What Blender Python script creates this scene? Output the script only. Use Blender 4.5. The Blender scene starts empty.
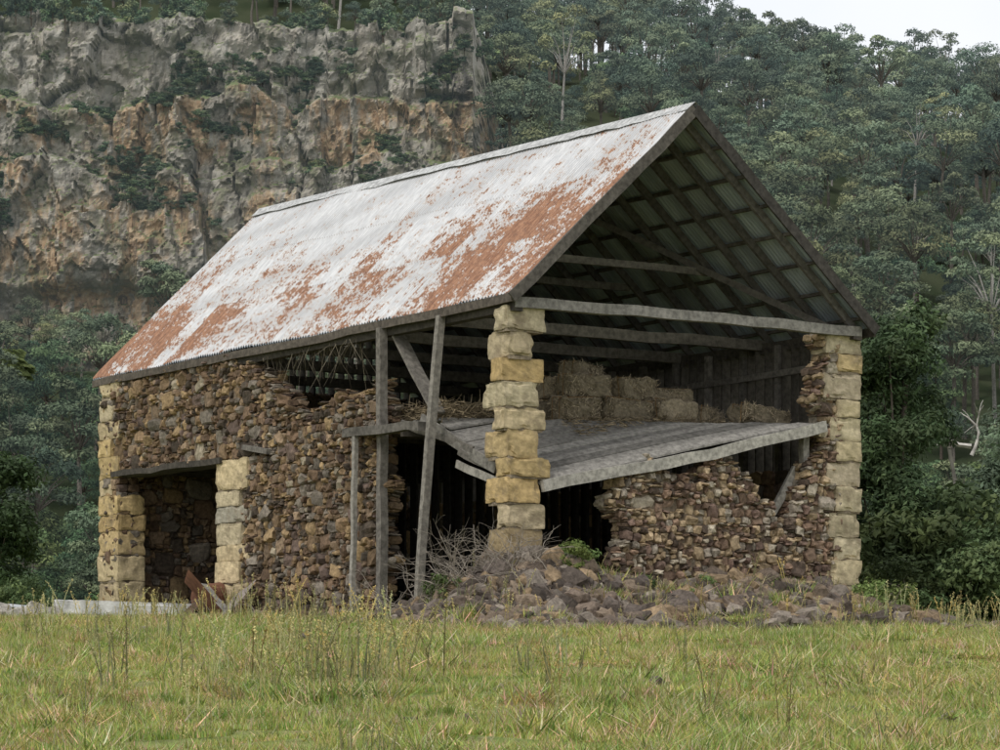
import bpy, bmesh, math, random
import numpy as np
from mathutils import Vector, Matrix, Euler
random.seed(5)
scene=bpy.context.scene
COL=scene.collection

# ------------------------------------------------------------ numpy noise
def hsh(i,j,k,seed):
    h=(i*374761393+j*668265263+k*1274126177+seed*144269504)&0xffffffff
    h=((h^(h>>13))*1274126177)&0xffffffff
    h=h^(h>>16)
    return h/4294967295.0
def vnoise(x,y,z,seed=0):
    x,y,z=np.broadcast_arrays(np.asarray(x,float),np.asarray(y,float),np.asarray(z,float))
    i=np.floor(x).astype(np.int64);j=np.floor(y).astype(np.int64);k=np.floor(z).astype(np.int64)
    fx=x-i;fy=y-j;fz=z-k
    fx=fx*fx*(3-2*fx);fy=fy*fy*(3-2*fy);fz=fz*fz*(3-2*fz)
    r=0
    for a in (0,1):
        for b in (0,1):
            for c in (0,1):
                w=(fx if a else 1-fx)*(fy if b else 1-fy)*(fz if c else 1-fz)
                r=r+w*hsh(i+a,j+b,k+c,seed)
    return r*2-1
def fbm(x,y,z=0,oct=4,seed=0):
    s=0;a=1;t=0
    for o in range(oct):
        s=s+a*vnoise(np.asarray(x)*2**o,np.asarray(y)*2**o,np.asarray(z)*2**o,seed+o*17);t+=a;a*=.5
    return s/t
def worley(u,v,seed):
    i=np.floor(u).astype(np.int64);j=np.floor(v).astype(np.int64)
    f1=np.full(u.shape,9.);f2=np.full(u.shape,9.);cr=np.zeros(u.shape)
    for a in (-1,0,1):
        for b in (-1,0,1):
            ci=i+a;cj=j+b
            px=ci+hsh(ci,cj,ci*0,seed);py=cj+hsh(ci,cj,ci*0+1,seed)
            d=np.hypot(px-u,py-v);rr=hsh(ci,cj,ci*0+2,seed)
            n=d<f1
            f2=np.where(n,f1,np.minimum(f2,d));cr=np.where(n,rr,cr);f1=np.where(n,d,f1)
    return f1,f2,cr
def sstep(a,b,x):
    t=np.clip((x-a)/(b-a),0,1);return t*t*(3-2*t)

# ------------------------------------------------------------ mesh builder
class MB:
    def __init__(s): s.V=[];s.F=[];s.C=[];s.n=0
    def add(s,v,f,c,mi=0):
        v=np.asarray(v,float);f=np.asarray(f,np.int64)
        c=np.asarray(c,float)
        if c.ndim==1: c=np.tile(c[:3],(len(v),1))
        s.V.append(v);s.F.append((f+s.n,mi));s.C.append(c[:,:3]);s.n+=len(v)
    def mesh(s,name,mats,smooth=False):
        V=np.concatenate(s.V);C=np.concatenate(s.C)
        me=bpy.data.meshes.new(name)
        me.vertices.add(len(V));me.vertices.foreach_set('co',V.astype(np.float32).ravel())
        nl=sum(f.size for f,_ in s.F);npoly=sum(len(f) for f,_ in s.F)
        li=np.concatenate([f.ravel() for f,_ in s.F])
        tot=np.concatenate([np.full(len(f),f.shape[1]) for f,_ in s.F])
        mi=np.concatenate([np.full(len(f),m) for f,m in s.F])
        st=np.concatenate([[0],np.cumsum(tot)[:-1]])
        me.loops.add(nl);me.loops.foreach_set('vertex_index',li.astype(np.int32))
        me.polygons.add(npoly);me.polygons.foreach_set('loop_start',st.astype(np.int32))
        me.polygons.foreach_set('material_index',mi.astype(np.int32))
        me.polygons.foreach_set('use_smooth',np.full(npoly,smooth))
        for m in mats: me.materials.append(m)
        ca=me.color_attributes.new('Col','FLOAT_COLOR','POINT')
        ca.data.foreach_set('color',np.concatenate([C,np.ones((len(C),1))],1).astype(np.float32).ravel())
        me.update(calc_edges=True)
        return me
    def obj(s,name,mats,parent=None,smooth=False):
        o=bpy.data.objects.new(name,s.mesh(name,mats,smooth));COL.objects.link(o)
        if parent: o.parent=parent
        return o
def empty(name,loc=(0,0,0),rz=0):
    e=bpy.data.objects.new(name,None);e.location=loc;e.rotation_euler=(0,0,rz);COL.objects.link(e);return e
def tmpl_ico(sub):
    bm=bmesh.new();bmesh.ops.create_icosphere(bm,subdivisions=sub,radius=1)
    v=np.array([x.co[:] for x in bm.verts]);f=np.array([[q.index for q in p.verts] for p in bm.faces]);bm.free();return v,f
def tmpl_box(c):
    bm=bmesh.new();bmesh.ops.create_cube(bm,size=2);bmesh.ops.subdivide_edges(bm,edges=bm.edges[:],cuts=c,use_grid_fill=True)
    bm.verts.index_update()
    v=np.array([x.co[:] for x in bm.verts]);f=np.array([[q.index for q in p.verts] for p in bm.faces]);bm.free();return v,f
ICO=tmpl_ico(2);BOX=tmpl_box(9)
R=np.random.default_rng(11)
def rotm(ax,ay,az): return np.array(Euler((ax,ay,az)).to_matrix())
def stone(mb,c,s,col,rot=.15,p=.7,rough=.16):
    v,f=ICO
    q=np.sign(v)*np.abs(v)**p
    q=q*(1+rough*R.normal(size=(len(v),1)))
    q=q*np.asarray(s);q=q@rotm(R.normal()*rot,R.normal()*rot,R.normal()*rot).T
    mb.add(q+np.asarray(c),f,np.asarray(col)*(1+.08*R.normal(size=(len(v),1))))
def rbox(mb,lo,hi,col,rough=.012,p=50):
    v,f=BOX
    lo=np.asarray(lo,float);hi=np.asarray(hi,float);s=(hi-lo)/2
    n=(np.abs(v)**p).sum(1,keepdims=True)**(1/p)
    q=v/n*s+(lo+hi)/2
    o=R.random(3)*50
    d=np.stack([fbm(q[:,0]*5+o[0],q[:,1]*5,q[:,2]*5+k*31,3) for k in range(3)],1)
    cn=np.sort(np.abs(v),axis=1)[:,1:2];chip=np.clip(fbm(q[:,0]*4+o[1],q[:,1]*4,q[:,2]*4,2)[:,None],0,1)*(cn>.75)
    edge=1-.2*(cn>.95)
    mb.add(q+d*rough*2.5-v*chip*.07,f,np.asarray(col)*edge*(1+.06*R.normal(size=(len(v),1))))
def frame(d,up=(0,0,1)):
    d=d/np.linalg.norm(d);u=np.asarray(up,float)
    if abs(d@u)>.98:u=np.array([1.,0,0])
    a=np.cross(d,u);a/=np.linalg.norm(a);b=np.cross(a,d);return d,a,b
def beam(mb,p0,p1,w,h,col,segs=6,jit=.008,bend=0):
    p0=np.asarray(p0,float);p1=np.asarray(p1,float)
    d,a,b=frame(p1-p0);V=[]
    for i in range(segs+1):
        t=i/segs;c=p0+(p1-p0)*t-b*bend*math.sin(math.pi*t)+R.normal(size=3)*jit
        for sx,sz in ((-1,-1),(1,-1),(1,1),(-1,1)): V.append(c+a*sx*w/2*(1+R.normal()*.04)+b*sz*h/2*(1+R.normal()*.04))
    F=[[i*4+k,i*4+(k+1)%4,i*4+4+(k+1)%4,i*4+4+k] for i in range(segs) for k in range(4)]
    F+=[[3,2,1,0],[segs*4+k for k in range(4)]]
    col=np.asarray(col)*(1+.12*R.normal())
    mb.add(V,F,np.clip(col*(1+.08*R.normal(size=(len(V),1))),.005,1))
def tube(mb,pts,rad,col,sides=6,mi=0):
    pts=np.asarray(pts,float);n=len(pts);V=[]
    for i in range(n):
        d=pts[min(i+1,n-1)]-pts[max(i-1,0)]
        d,a,b=frame(d)
        for k in range(sides):
            t=2*math.pi*k/sides;V.append(pts[i]+rad[i]*(a*math.cos(t)+b*math.sin(t)))
    F=[[i*sides+k,i*sides+(k+1)%sides,(i+1)*sides+(k+1)%sides,(i+1)*sides+k] for i in range(n-1) for k in range(sides)]
    mb.add(V,F,col,mi)
def leafquads(mb,c,n,l,w,col,mi=0,rr=R):
    N=len(c);n=n/(np.linalg.norm(n,axis=1,keepdims=True)+1e-9)
    t=rr.normal(size=(N,3));a=np.cross(n,t);a/=np.linalg.norm(a,axis=1,keepdims=True)+1e-9;b=np.cross(n,a)
    l=np.broadcast_to(np.asarray(l,float).reshape(-1,1),(N,1));w=np.broadcast_to(np.asarray(w,float).reshape(-1,1),(N,1))
    V=np.stack([c-a*l,c+b*w-n*w*.3,c+a*l,c-b*w-n*w*.3],1).reshape(-1,3)
    mb.add(V,np.arange(N*4).reshape(N,4),np.repeat(col,4,axis=0),mi)

# ------------------------------------------------------------ materials
def newmat(name):
    m=bpy.data.materials.new(name);m.use_nodes=True;nt=m.node_tree;nt.nodes.clear()
    try: m.cycles.emission_sampling='NONE'
    except Exception: pass
    return m,nt
class NT:
    def __init__(s,nt): s.nt=nt
    def n(s,t,**k):
        x=s.nt.nodes.new(t)
        for a,b in k.items(): setattr(x,a,b)
        return x
    def l(s,a,b): s.nt.links.new(a,b)
    def val(s,sock,v):
        if isinstance(v,bpy.types.NodeSocket): s.l(v,sock)
        else: sock.default_value=v
    def math(s,op,a,b=0,c=0,clamp=False):
        x=s.n('ShaderNodeMath',operation=op,use_clamp=clamp);s.val(x.inputs[0],a);s.val(x.inputs[1],b);s.val(x.inputs[2],c);return x.outputs[0]
    def mix(s,f,a,b,bt='MIX'):
        x=s.n('ShaderNodeMix',data_type='RGBA',blend_type=bt);s.val(x.inputs[0],f)
        s.val(x.inputs[6],a if not isinstance(a,tuple) else (*a[:3],1));s.val(x.inputs[7],b if not isinstance(b,tuple) else (*b[:3],1));return x.outputs[2]
    def noise(s,vec,scale,detail=4,rough=.55,dist=0):
        x=s.n('ShaderNodeTexNoise');x.inputs['Scale'].default_value=scale;x.inputs['Detail'].default_value=detail
        x.inputs['Roughness'].default_value=rough;x.inputs['Distortion'].default_value=dist
        if vec is not None: s.l(vec,x.inputs['Vector'])
        return x.outputs['Fac']
    def mr(s,v,a,b,c=0,d=1):
        x=s.n('ShaderNodeMapRange',interpolation_type='SMOOTHSTEP');s.val(x.inputs[0],v)
        for i,q in enumerate((a,b,c,d)): s.val(x.inputs[i+1],q)
        return x.outputs[0]
    def mapping(s,vec,sc):
        x=s.n('ShaderNodeMapping');s.l(vec,x.inputs[0]);x.inputs['Scale'].default_value=sc;return x.outputs[0]
    def bsdf(s,col,rough=.9,spec=.3,bump=None,bs=.4,bd=.02,metal=0,emit=None):
        p=s.n('ShaderNodeBsdfPrincipled');s.val(p.inputs['Base Color'],col if not isinstance(col,tuple) else (*col[:3],1))
        s.val(p.inputs['Roughness'],rough);p.inputs['Specular IOR Level'].default_value=spec;s.val(p.inputs['Metallic'],metal)
        if emit is not None:
            p.inputs['Emission Color'].default_value=(.55,.72,.80,1);s.l(emit,p.inputs['Emission Strength'])  # bluish glow that imitates haze on distant surfaces
        if bump is not None:
            b=s.n('ShaderNodeBump');b.inputs['Strength'].default_value=bs;b.inputs['Distance'].default_value=bd
            s.l(bump,b.inputs['Height']);s.l(b.outputs[0],p.inputs['Normal'])
        return p.outputs[0]
    def out(s,x): o=s.n('ShaderNodeOutputMaterial');s.l(x,o.inputs[0])
    def attr(s,name='Col'): return s.n('ShaderNodeAttribute',attribute_name=name)
    def obj(s): return s.n('ShaderNodeTexCoord').outputs['Object']
    def pos(s): return s.n('ShaderNodeNewGeometry').outputs['Position']
    def nrm(s): return s.n('ShaderNodeNewGeometry').outputs['True Normal']
    def mistdepth(s):  # ramp along world Y driving the haze painted into far materials
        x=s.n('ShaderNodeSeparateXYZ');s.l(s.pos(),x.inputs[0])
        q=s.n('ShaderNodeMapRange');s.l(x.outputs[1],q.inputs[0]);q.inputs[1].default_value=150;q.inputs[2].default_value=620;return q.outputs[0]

def mat_attr(name,ns=12,lo=.65,hi=1.3,bump=.5,bd=.02,rough=.92,stain=None,spec=.2,sc=(1,1,1)):
    m,nt=newmat(name);t=NT(nt);c=t.attr().outputs['Color'];o=t.mapping(t.obj(),sc)
    n=t.noise(o,ns,5,.65);f=t.mr(n,.25,.75,lo,hi)
    g=t.n('ShaderNodeCombineColor');[t.l(f,g.inputs[i]) for i in range(3)]
    col=t.mix(1.,c,g.outputs[0],'MULTIPLY')
    if stain:
        n2=t.noise(o,ns*.2,6,.68);col=t.mix(t.mr(n2,.48,.68,0,.7),col,stain)
    t.out(t.bsdf(col,rough,spec,n,bump,bd));return m
M_stone=mat_attr('rubble_stone',14,.55,1.35,.6,.03)
M_sand=mat_attr('sandstone',9,.7,1.2,.6,.03,stain=(.21,.165,.11))
M_wood=mat_attr('weathered_timber',10,.5,1.25,.4,.01)
M_straw=mat_attr('straw',20,.6,1.3,.5,.02)
M_bark=mat_attr('bark',6,.6,1.3,.4,.03)
def mat_leaf(name,transl=.25,haze=False,rough=.65):
    m,nt=newmat(name);t=NT(nt);c=t.attr().outputs['Color']
    r=t.n('ShaderNodeObjectInfo').outputs['Random']
    f=t.mr(r,0,1,.6,1.5);g=t.n('ShaderNodeCombineColor');[t.l(f,g.inputs[i]) for i in range(3)]
    col=t.mix(1.,c,g.outputs[0],'MULTIPLY')
    r2=t.math('FRACT',t.math('MULTIPLY',r,7.31))
    col=t.mix(t.mr(r2,.45,1,0,.6),col,t.mix(1.,col,(1.3,1.02,.66),'MULTIPLY'))
    r3=t.math('FRACT',t.math('MULTIPLY',r,23.7))
    col=t.mix(t.mr(r3,.5,1,0,.6),col,t.mix(1.,col,(.8,.98,1.18),'MULTIPLY'))
    haze_glow=None
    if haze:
        d=t.mistdepth();col=t.mix(t.math('MULTIPLY',d,.28),col,(.20,.26,.25));haze_glow=t.math('MULTIPLY',d,.055)  # aerial haze painted in: pale tint plus faint glow, growing with Y
    if transl>0:
        b=t.bsdf(col,rough,.2,emit=haze_glow)
        tr=t.n('ShaderNodeBsdfTranslucent');t.l(col,tr.inputs[0])
        mx=t.n('ShaderNodeMixShader');mx.inputs[0].default_value=transl;t.l(b,mx.inputs[1]);t.l(tr.outputs[0],mx.inputs[2]);b=mx.outputs[0]
    else:
        df=t.n('ShaderNodeBsdfDiffuse');t.l(col,df.inputs[0]);b=df.outputs[0]
        if haze_glow is not None:
            e=t.n('ShaderNodeEmission');e.inputs[0].default_value=(.56,.72,.80,1);t.l(haze_glow,e.inputs[1])  # leaves glow faintly to imitate haze in front of them
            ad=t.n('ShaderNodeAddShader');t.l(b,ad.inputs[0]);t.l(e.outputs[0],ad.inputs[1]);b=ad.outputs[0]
    t.out(b);return m
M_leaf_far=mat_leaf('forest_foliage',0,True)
M_leaf_near=mat_leaf('foliage',.2)

# ------------------------------------------------------------ layout
BX,BY,BZ=0.09,52.0,1.7
TH=math.radians(33.3);ct,st_=math.cos(TH),math.sin(TH)
def tolocal(x,y): dx=x-BX;dy=y-BY;return dx*ct+dy*st_,-dx*st_+dy*ct
def toworld(lx,ly): return BX+lx*ct-ly*st_,BY+lx*st_+ly*ct
ty=np.arange(-300,4200,1.)
def tab(ys,zs,k):
    z=np.interp(ty,ys,zs);ker=np.hanning(k);ker/=ker.sum()
    return np.convolve(np.pad(z,(k//2,k//2),'edge'),ker,'valid')
near_y=[-300,-50,0,25,40,48,52,58,66,75,90,130,180,230,300,400,500,600,700,1000,4200]
near_z=[-6,-2.6,-1.6,-.48,.6,1.12,1.34,1.5,1.62,1.3,0,-4,-3,3,20,58,98,134,172,220,220]
T1=tab(near_y,near_z,9)
ly_=[-300,-50,0,25,40,48,52,58,66,75,90,130,180,230,300,400,441,455,500,600,700,1000,4200]
lz_=[-6,-2.6,-1.6,-.48,.6,1.12,1.34,1.5,1.62,1.3,0,-4,-3,3,15,42,48,92,118,160,200,260,260]
T2=tab(ly_,lz_,5)
def H(x,y):
    x=np.asarray(x,float);y=np.asarray(y,float)
    a=np.interp(y,ty,T1);b=np.interp(y,ty,T2)
    a=np.where(y>200,a*(1-.0019*np.clip(x-20,0,200)*sstep(250,420,y)),a)
    w=1-sstep(-14,4,x)
    z=a*(1-w)+b*w
    far=sstep(150,330,y)
    z=z+far*fbm(x/60,y/60,0,3,5)*6
    cap=134-.30*x+4*fbm(x/30,y/200+3,0,2,9)
    cap=np.maximum(cap,40)-np.maximum(0,y-640)*.2
    k=8.;z=np.where(y>200,-k*np.logaddexp(-z/k,-cap/k),z)
    nearf=1-sstep(70,120,y)
    z=z+nearf*(fbm(x/3,y/3,0,3,2)*.10+fbm(x/9,y/9,0,2,3)*.10-.016*np.maximum(x,0))
    lx,ly=tolocal(x,y)
    z=z+1.0*np.exp(-((lx-.3)/1.9)**2-((ly+.3)/1.2)**2)+.80*np.exp(-((lx-4.9)/3.0)**2-((ly+.55)/1.25)**2)
    return z
def axis(segs):
    out=[]
    for a,b,s in segs: out.append(np.arange(a,b,s))
    return np.concatenate(out+[[segs[-1][1]]])
gx=axis([(-3000,-600,200),(-600,-200,25),(-200,-24,5),(-24,24,.25),(24,200,5),(200,600,25),(600,3000,200)])
gy=axis([(-300,0,30),(0,18,2),(18,66,.25),(66,120,1.5),(120,410,5),(410,460,1.5),(460,735,6),(735,4000,150)])
X,Y=np.meshgrid(gx,gy);Z=H(X,Y)
mb=MB();nx=len(gx);ny=len(gy);idx=np.arange(nx*ny).reshape(ny,nx)
F=np.stack([idx[:-1,:-1],idx[:-1,1:],idx[1:,1:],idx[1:,:-1]],-1).reshape(-1,4)
mb.add(np.stack([X,Y,Z],-1).reshape(-1,3),F,(1,1,1))
m,nt=newmat('pasture_ground');t=NT(nt);p=t.pos()
n1=t.noise(p,.6,5,.6);n2=t.noise(p,3.5,5,.65);n3=t.noise(p,18,4,.6)
c=t.mix(t.mr(n1,.35,.65),(.18,.24,.065),(.29,.30,.115));c=t.mix(t.mr(n2,.45,.7,0,.7),c,(.31,.27,.145));c=t.mix(t.mr(n3,.5,.75,0,.6),c,(.10,.08,.05))
sx=t.n('ShaderNodeSeparateXYZ');t.l(p,sx.inputs[0])
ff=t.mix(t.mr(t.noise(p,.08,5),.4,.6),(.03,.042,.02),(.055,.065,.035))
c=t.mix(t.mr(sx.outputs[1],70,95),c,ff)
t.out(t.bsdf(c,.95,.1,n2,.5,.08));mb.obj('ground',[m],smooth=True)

# ------------------------------------------------------------ BARN
barn=empty('stone_barn',(BX,BY,BZ),TH)
pal=[(.17,.113,.073),(.22,.15,.088),(.32,.225,.122),(.20,.17,.135),(.09,.07,.052),(.26,.185,.12),(.14,.10,.08),(.32,.27,.195)]
palw=np.array([.20,.18,.12,.18,.14,.08,.08,.02]);palw/=palw.sum()
def scol():
    return np.array(pal[R.choice(len(pal),p=palw)])*R.uniform(.65,1.3)
def rubble(mbs,mbc,mask,u0,u1,z0,z1,plane,off,thick,inw,scale=1.,colf=scol,both=True):
    def P(u,d,z): return (off+inw*d,u,z) if plane=='x' else (u,off+inw*d,z)
    g=.04;nu=int((u1-u0)/g);nz=int((z1-z0)/g)
    valid=np.array([[bool(mask(u0+(a+.5)*g,z0+(b+.5)*g)) for b in range(nz)] for a in range(nu)])
    for L in ((0,1) if both else (0,)):
        occ=~valid
        place=[]
        sizes=[(.46,.30,.14),(.36,.27,.45),(.29,.22,1.0),(.22,.18,2.0),(.16,.13,4.0),(.11,.10,5.0)]
        if L==1: sizes=[(.34,.24,.8),(.22,.18,3),(.14,.13,4)]
        area=nu*nz*g*g
        for (w,h,dens) in sizes:
            for k in range(int(area*dens*4)):
                ww=max(2,int(round(w*scale*R.uniform(.7,1.25)/g)));hh=max(2,int(round(h*scale*R.uniform(.7,1.25)/g)))
                if nu<=ww or nz<=hh: continue
                a=R.integers(0,nu-ww+1);b=R.integers(0,nz-hh+1)
                if occ[a:a+ww,b:b+hh].any(): continue
                if R.random()<.6:
                    while b>0 and not occ[a:a+ww,b-1].any(): b-=1
                occ[a:a+ww,b:b+hh]=True;place.append((a,b,ww,hh))
        fr=np.argwhere(~occ)
        for a,b in fr:
            if occ[a,b]: continue
            ww=1
            while ww<4 and a+ww<nu and not occ[a+ww,b]: ww+=1
            hh=1
            while hh<4 and b+hh<nz and not occ[a:a+ww,b+hh].any(): hh+=1
            occ[a:a+ww,b:b+hh]=True
            if ww*hh>2: place.append((a,b,ww,hh))
        for a,b,ww,hh in place:
            uc=u0+(a+ww/2)*g;zc=z0+(b+hh/2)*g
            d=(.13+R.normal()*.028) if L==0 else thick-.13
            hw=ww*g*.52;h2=hh*g*.53;dd=.13*R.uniform(.85,1.15)
            s=(dd,hw,h2) if plane=='x' else (hw,dd,h2)
            stone(mbs,P(uc,d,zc),s,colf(),.15,.52,.12)
    du=.14;us=np.arange(u0,u1,du);zs=np.arange(z0,z1,.08)
    for u in us:
        run=None
        for zz in list(zs)+[None]:
            ok=zz is not None and mask(u+du/2,zz+.04) and mask(u-.06,zz+.1) and mask(u+du+.06,zz+.1)
            if ok and run is None: run=zz
            if not ok and run is not None:
                e=(zz if zz is not None else z1)-.04
                a=np.array(P(u,.075,run));b=np.array(P(u+du+.002,thick-.10,e))
                lo=np.minimum(a,b);hi=np.maximum(a,b)
                v=np.array([[ (lo,hi)[i&1][0],(lo,hi)[(i>>1)&1][1],(lo,hi)[(i>>2)&1][2]] for i in range(8)])
                mbc.add(v,[[0,2,3,1],[4,5,7,6],[0,1,5,4],[2,6,7,3],[0,4,6,2],[1,3,7,5]],np.array((.20,.155,.11))*R.uniform(.8,1.15))
                run=None
ws=MB();wc=MB()
topu=[4.1,4.5,5.2,5.9,6.8,7.6,8.0,8.6,9.2,9.8,10.2,16.2]
topz=[4.0,4.2,3.85,4.12,3.75,3.95,4.35,4.75,4.95,5.1,5.3,5.3]
def mask_side(u,z):
    if u<4.25+.15*math.sin(z*5)+.08*math.sin(z*13) or u>15.75: return False
    if z>np.interp(u,topu,topz)+.08*math.sin(u*9)+.05*math.sin(u*23): return False
    if z<3.12 and 9.55<u<15.05: return False
    if z>5.25: return False
    return True
rubble(ws,wc,mask_side,4.0,16,-.55,5.3,'x',0,.5,1,1.12)
gu=[2.35,2.5,2.8,3.1,3.4,3.8,4.2,4.5,4.8,5.1,5.4,5.6,5.9,6.15,6.35,6.5,6.7,6.9,7.0,8]
gz=[1.95,2.2,2.35,2.62,2.55,2.3,2.40,2.68,2.74,2.6,2.30,2.1,1.8,1.55,1.6,2.1,2.65,3.3,5.2,5.2]
gp=[(.22,.15,.105),(.27,.18,.125),(.37,.275,.17),(.31,.265,.21),(.13,.095,.072),(.44,.38,.29),(.20,.135,.105),(.40,.30,.19)]
def palg():
    return np.array(gp[R.integers(8)])*R.uniform(.65,1.25)
def mask_gab(u,z):
    if u<2.42+.14*math.sin(z*6)+.1*math.sin(z*2.3) or u>7.5: return False
    e=.12*math.sin(z*4.3)+.08*math.sin(z*11)
    if z>2.7: return u>6.98+e
    return z<np.interp(u,gu,gz)+.09*math.sin(u*13)+.08*math.sin(u*31)
rubble(ws,wc,mask_gab,2.2,7.6,-.7,5.1,'y',.0,.5,1,.92,palg)
def mask_far(u,z): return .5<u<15.9 and z<2.6
rubble(ws,wc,mask_far,.4,16,-.4,2.7,'x',7.95,.5,-1,1.5,scol,False)
def mask_back(u,z): return .3<u<7.6 and z<5.2
rubble(ws,wc,mask_back,.3,7.7,-.4,5.2,'y',16,.5,-1,1.8)
for y in np.arange(.9,15.8,.42):
    for z in np.arange(-.3,2.6,.26): stone(ws,(7.52,y+R.normal()*.05,z),(.12,.23,.15),scol(),.1,.6,.1)
ws.obj('rubble_walls',[M_stone],barn)

sq=MB()
sandp=[(.52,.385,.19),(.56,.42,.22),(.48,.345,.165),(.52,.42,.26),(.44,.36,.235),(.55,.39,.17),(.38,.29,.165)]
sandg=[(.54,.46,.31),(.50,.425,.28),(.58,.48,.30),(.46,.385,.27),(.54,.41,.22)]
sandw=[(.56,.45,.27),(.60,.48,.29),(.52,.40,.22),(.56,.47,.31)]
def quoin_stack(z0,z1,fn,palx,h=.45):
    z=z0;i=0
    while z<z1-.1:
        hh=min(h*R.uniform(.7,1.2),z1-z)
        if z1-z-hh<.15: hh=z1-z
        lo,hi=fn(i,z);c=np.array(palx[R.integers(len(palx))])*R.uniform(.8,1.08)
        rbox(sq,(lo[0],lo[1],z+.001),(hi[0],hi[1],z+hh-.001),c)
        a=np.array([lo[0]+.04,lo[1]+.04,z-.03]);b=np.array([hi[0]-.05,hi[1]-.05,z+.03])
        v=np.array([[ (a,b)[q&1][0],(a,b)[(q>>1)&1][1],(a,b)[(q>>2)&1][2]] for q in range(8)])
        wc.add(v,[[0,2,3,1],[4,5,7,6],[0,1,5,4],[2,6,7,3],[0,4,6,2],[1,3,7,5]],(.26,.21,.15))
        z+=hh;i+=1
def near(i,z):
    j=R.normal(size=4)*.03;lean=.10*(1-z/5.3)
    if i%2==0: return (j[0]+lean-.03,j[1]),(.82+j[2]+lean,.42+j[3])
    return (j[0]+.02+lean,j[1]+.01),(.66+j[2]*1.8+lean,.72+j[3])
quoin_stack(-.6,5.12,near,sandp+sandg[:2],.42)
def right(i,z):
    j=R.normal(size=4)*.02
    return ((7.15 if i%2==0 else 7.36)+j[0]*2,j[1]-.02),(7.97+j[2],(.45 if i%2==0 else .8)+j[3])
quoin_stack(-.5,5.2,right,sandg,.42)
def farl(i,z):
    j=R.normal(size=4)*.015
    return (j[0]-.02,(15.02 if (i%2==0 or z<2.6) else 15.35)+j[1]),(.62+j[2],16.0+j[3])
quoin_stack(-.5,5.2,farl,sandp[:4]+sandw,.46)
def jamb(i,z):
    j=R.normal(size=4)*.02
    return (j[0]-.02,(9.2 if i%2==0 else 9.6)+j[1]*2),(.55+j[2],10.62+j[3])
quoin_stack(-.5,3.12,jamb,sandw+[(.46,.42,.33)],.42)
sq.obj('sandstone_quoins',[M_sand],barn);wc.obj('wall_core',[M_stone],barn)

GRY=(.165,.15,.13);DRK=(.08,.07,.058);LGT=(.29,.27,.235)
tw=MB()
beam(tw,(-.02,4.12,-.7),(.02,4.15,5.15),.15,.16,GRY,8)
beam(tw,(-.28,4.72,-.7),(-.22,4.7,3.3),.09,.09,LGT,6)
beam(tw,(-.42,2.25,-.7),(.0,2.1,5.15),.12,.14,(.24,.22,.19),8,.006,.03)
beam(tw,(-.18,5.1,3.27),(-.12,2.5,3.22),.2,.16,GRY,6)
beam(tw,(.3,4.0,5.0),(.35,2.75,3.5),.3,.05,GRY,4)
beam(tw,(-.02,10.3,3.12),(0.02,15.35,3.14),.12,.12,DRK,8)
beam(tw,(.3,10.3,3.12),(.3,15.35,3.14),.4,.12,DRK,8)
beam(tw,(-.06,8.3,3.15),(-.02,9.4,3.32),.1,.1,GRY,3)
beam(tw,(.75,-.02,2.03),(7.1,-.03,3.38),.10,.20,(.34,.32,.28),12,.008,.06)
beam(tw,(6.2,.45,1.75),(6.75,.4,2.6),.09,.14,LGT,3)
beam(tw,(6.85,.3,2.4),(6.85,.3,3.25),.14,.14,LGT,3)
beam(tw,(.25,1.95,2.5),(.3,.45,2.05),.04,.14,LGT,4)
beam(tw,(.2,1.8,2.72),(.35,.9,2.35),.05,.12,GRY,4)
beam(tw,(.15,3.0,3.38),(.3,.75,2.35),.05,.2,LGT,4)
beam(tw,(.1,3.6,3.35),(.25,1.4,2.75),.04,.12,GRY,4)
for x in (.18,7.8): beam(tw,(x,-.12,5.12),(x,16.1,5.14),.2,.2,DRK,16,.012,.03)
beam(tw,(.1,-.05,5.17),(7.9,-.05,5.17),.16,.18,(.25,.235,.21),12,.01,-.02)
for y in (2.7,5.3,8,10.6,13.2): beam(tw,(.1,y,5.17),(7.9,y,5.17),.14,.2,(.14,.125,.105),8,.01)
ridge_z=lambda y: 8.96+.29*y/16
PX=3.9
def roofz(x,y):
    rz=ridge_z(y)
    return np.where(x<PX,5.33+(rz-5.33)*(x-.03)/(PX-.03),5.30+(rz-5.30)*(8.07-x)/(8.07-PX))
for k,y in enumerate(np.arange(.1,16.2,.85)):
    for s in (0,1):
        x0=.1 if s==0 else 8.0
        beam(tw,(x0,y,float(roofz(x0,y))-.21),(PX,y,float(ridge_z(y))-.23),.07,.14,(.12,.11,.10),4,.006)
    if k%3==0 and k>0:
        beam(tw,(1.55,y+.08,6.5),(6.45,y+.08,6.5),.06,.14,GRY,4)
for s in (0,1):
    for f in np.linspace(.04,.97,8):
        x=.1+f*(PX-.1) if s==0 else 8.0-f*(8.0-PX)
        beam(tw,(x,-.15,float(roofz(x,0))-.09),(x,16.1,float(roofz(x,16))-.09),.08,.06,(.14,.125,.11),10,.006)
beam(tw,(7.6,.5,5.3),(4.4,5.5,8.2),.05,.12,GRY,5)
bc=(.14,.125,.108)
beam(tw,(-.03,-.27,5.22),(PX,-.27,8.86),.04,.20,bc,10,.006)
beam(tw,(8.13,-.27,5.17),(PX,-.268,8.87),.04,.20,(.10,.09,.08),10,.006)
beam(tw,(-.0,-.24,5.22),(-.02,16.3,5.19),.05,.15,(.13,.11,.09),18,.008,.02)
beam(tw,(8.1,-.24,5.18),(8.1,16.3,5.2),.05,.17,DRK,18,.008,.02)
for y in np.arange(.9,16,1.1): beam(tw,(7.6,y,2.6),(7.6,y,5.1),.12,.12,(.17,.155,.135),3)
beam(tw,(7.52,.6,4.55),(7.52,15.8,4.55),.06,.12,GRY,6)
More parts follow.
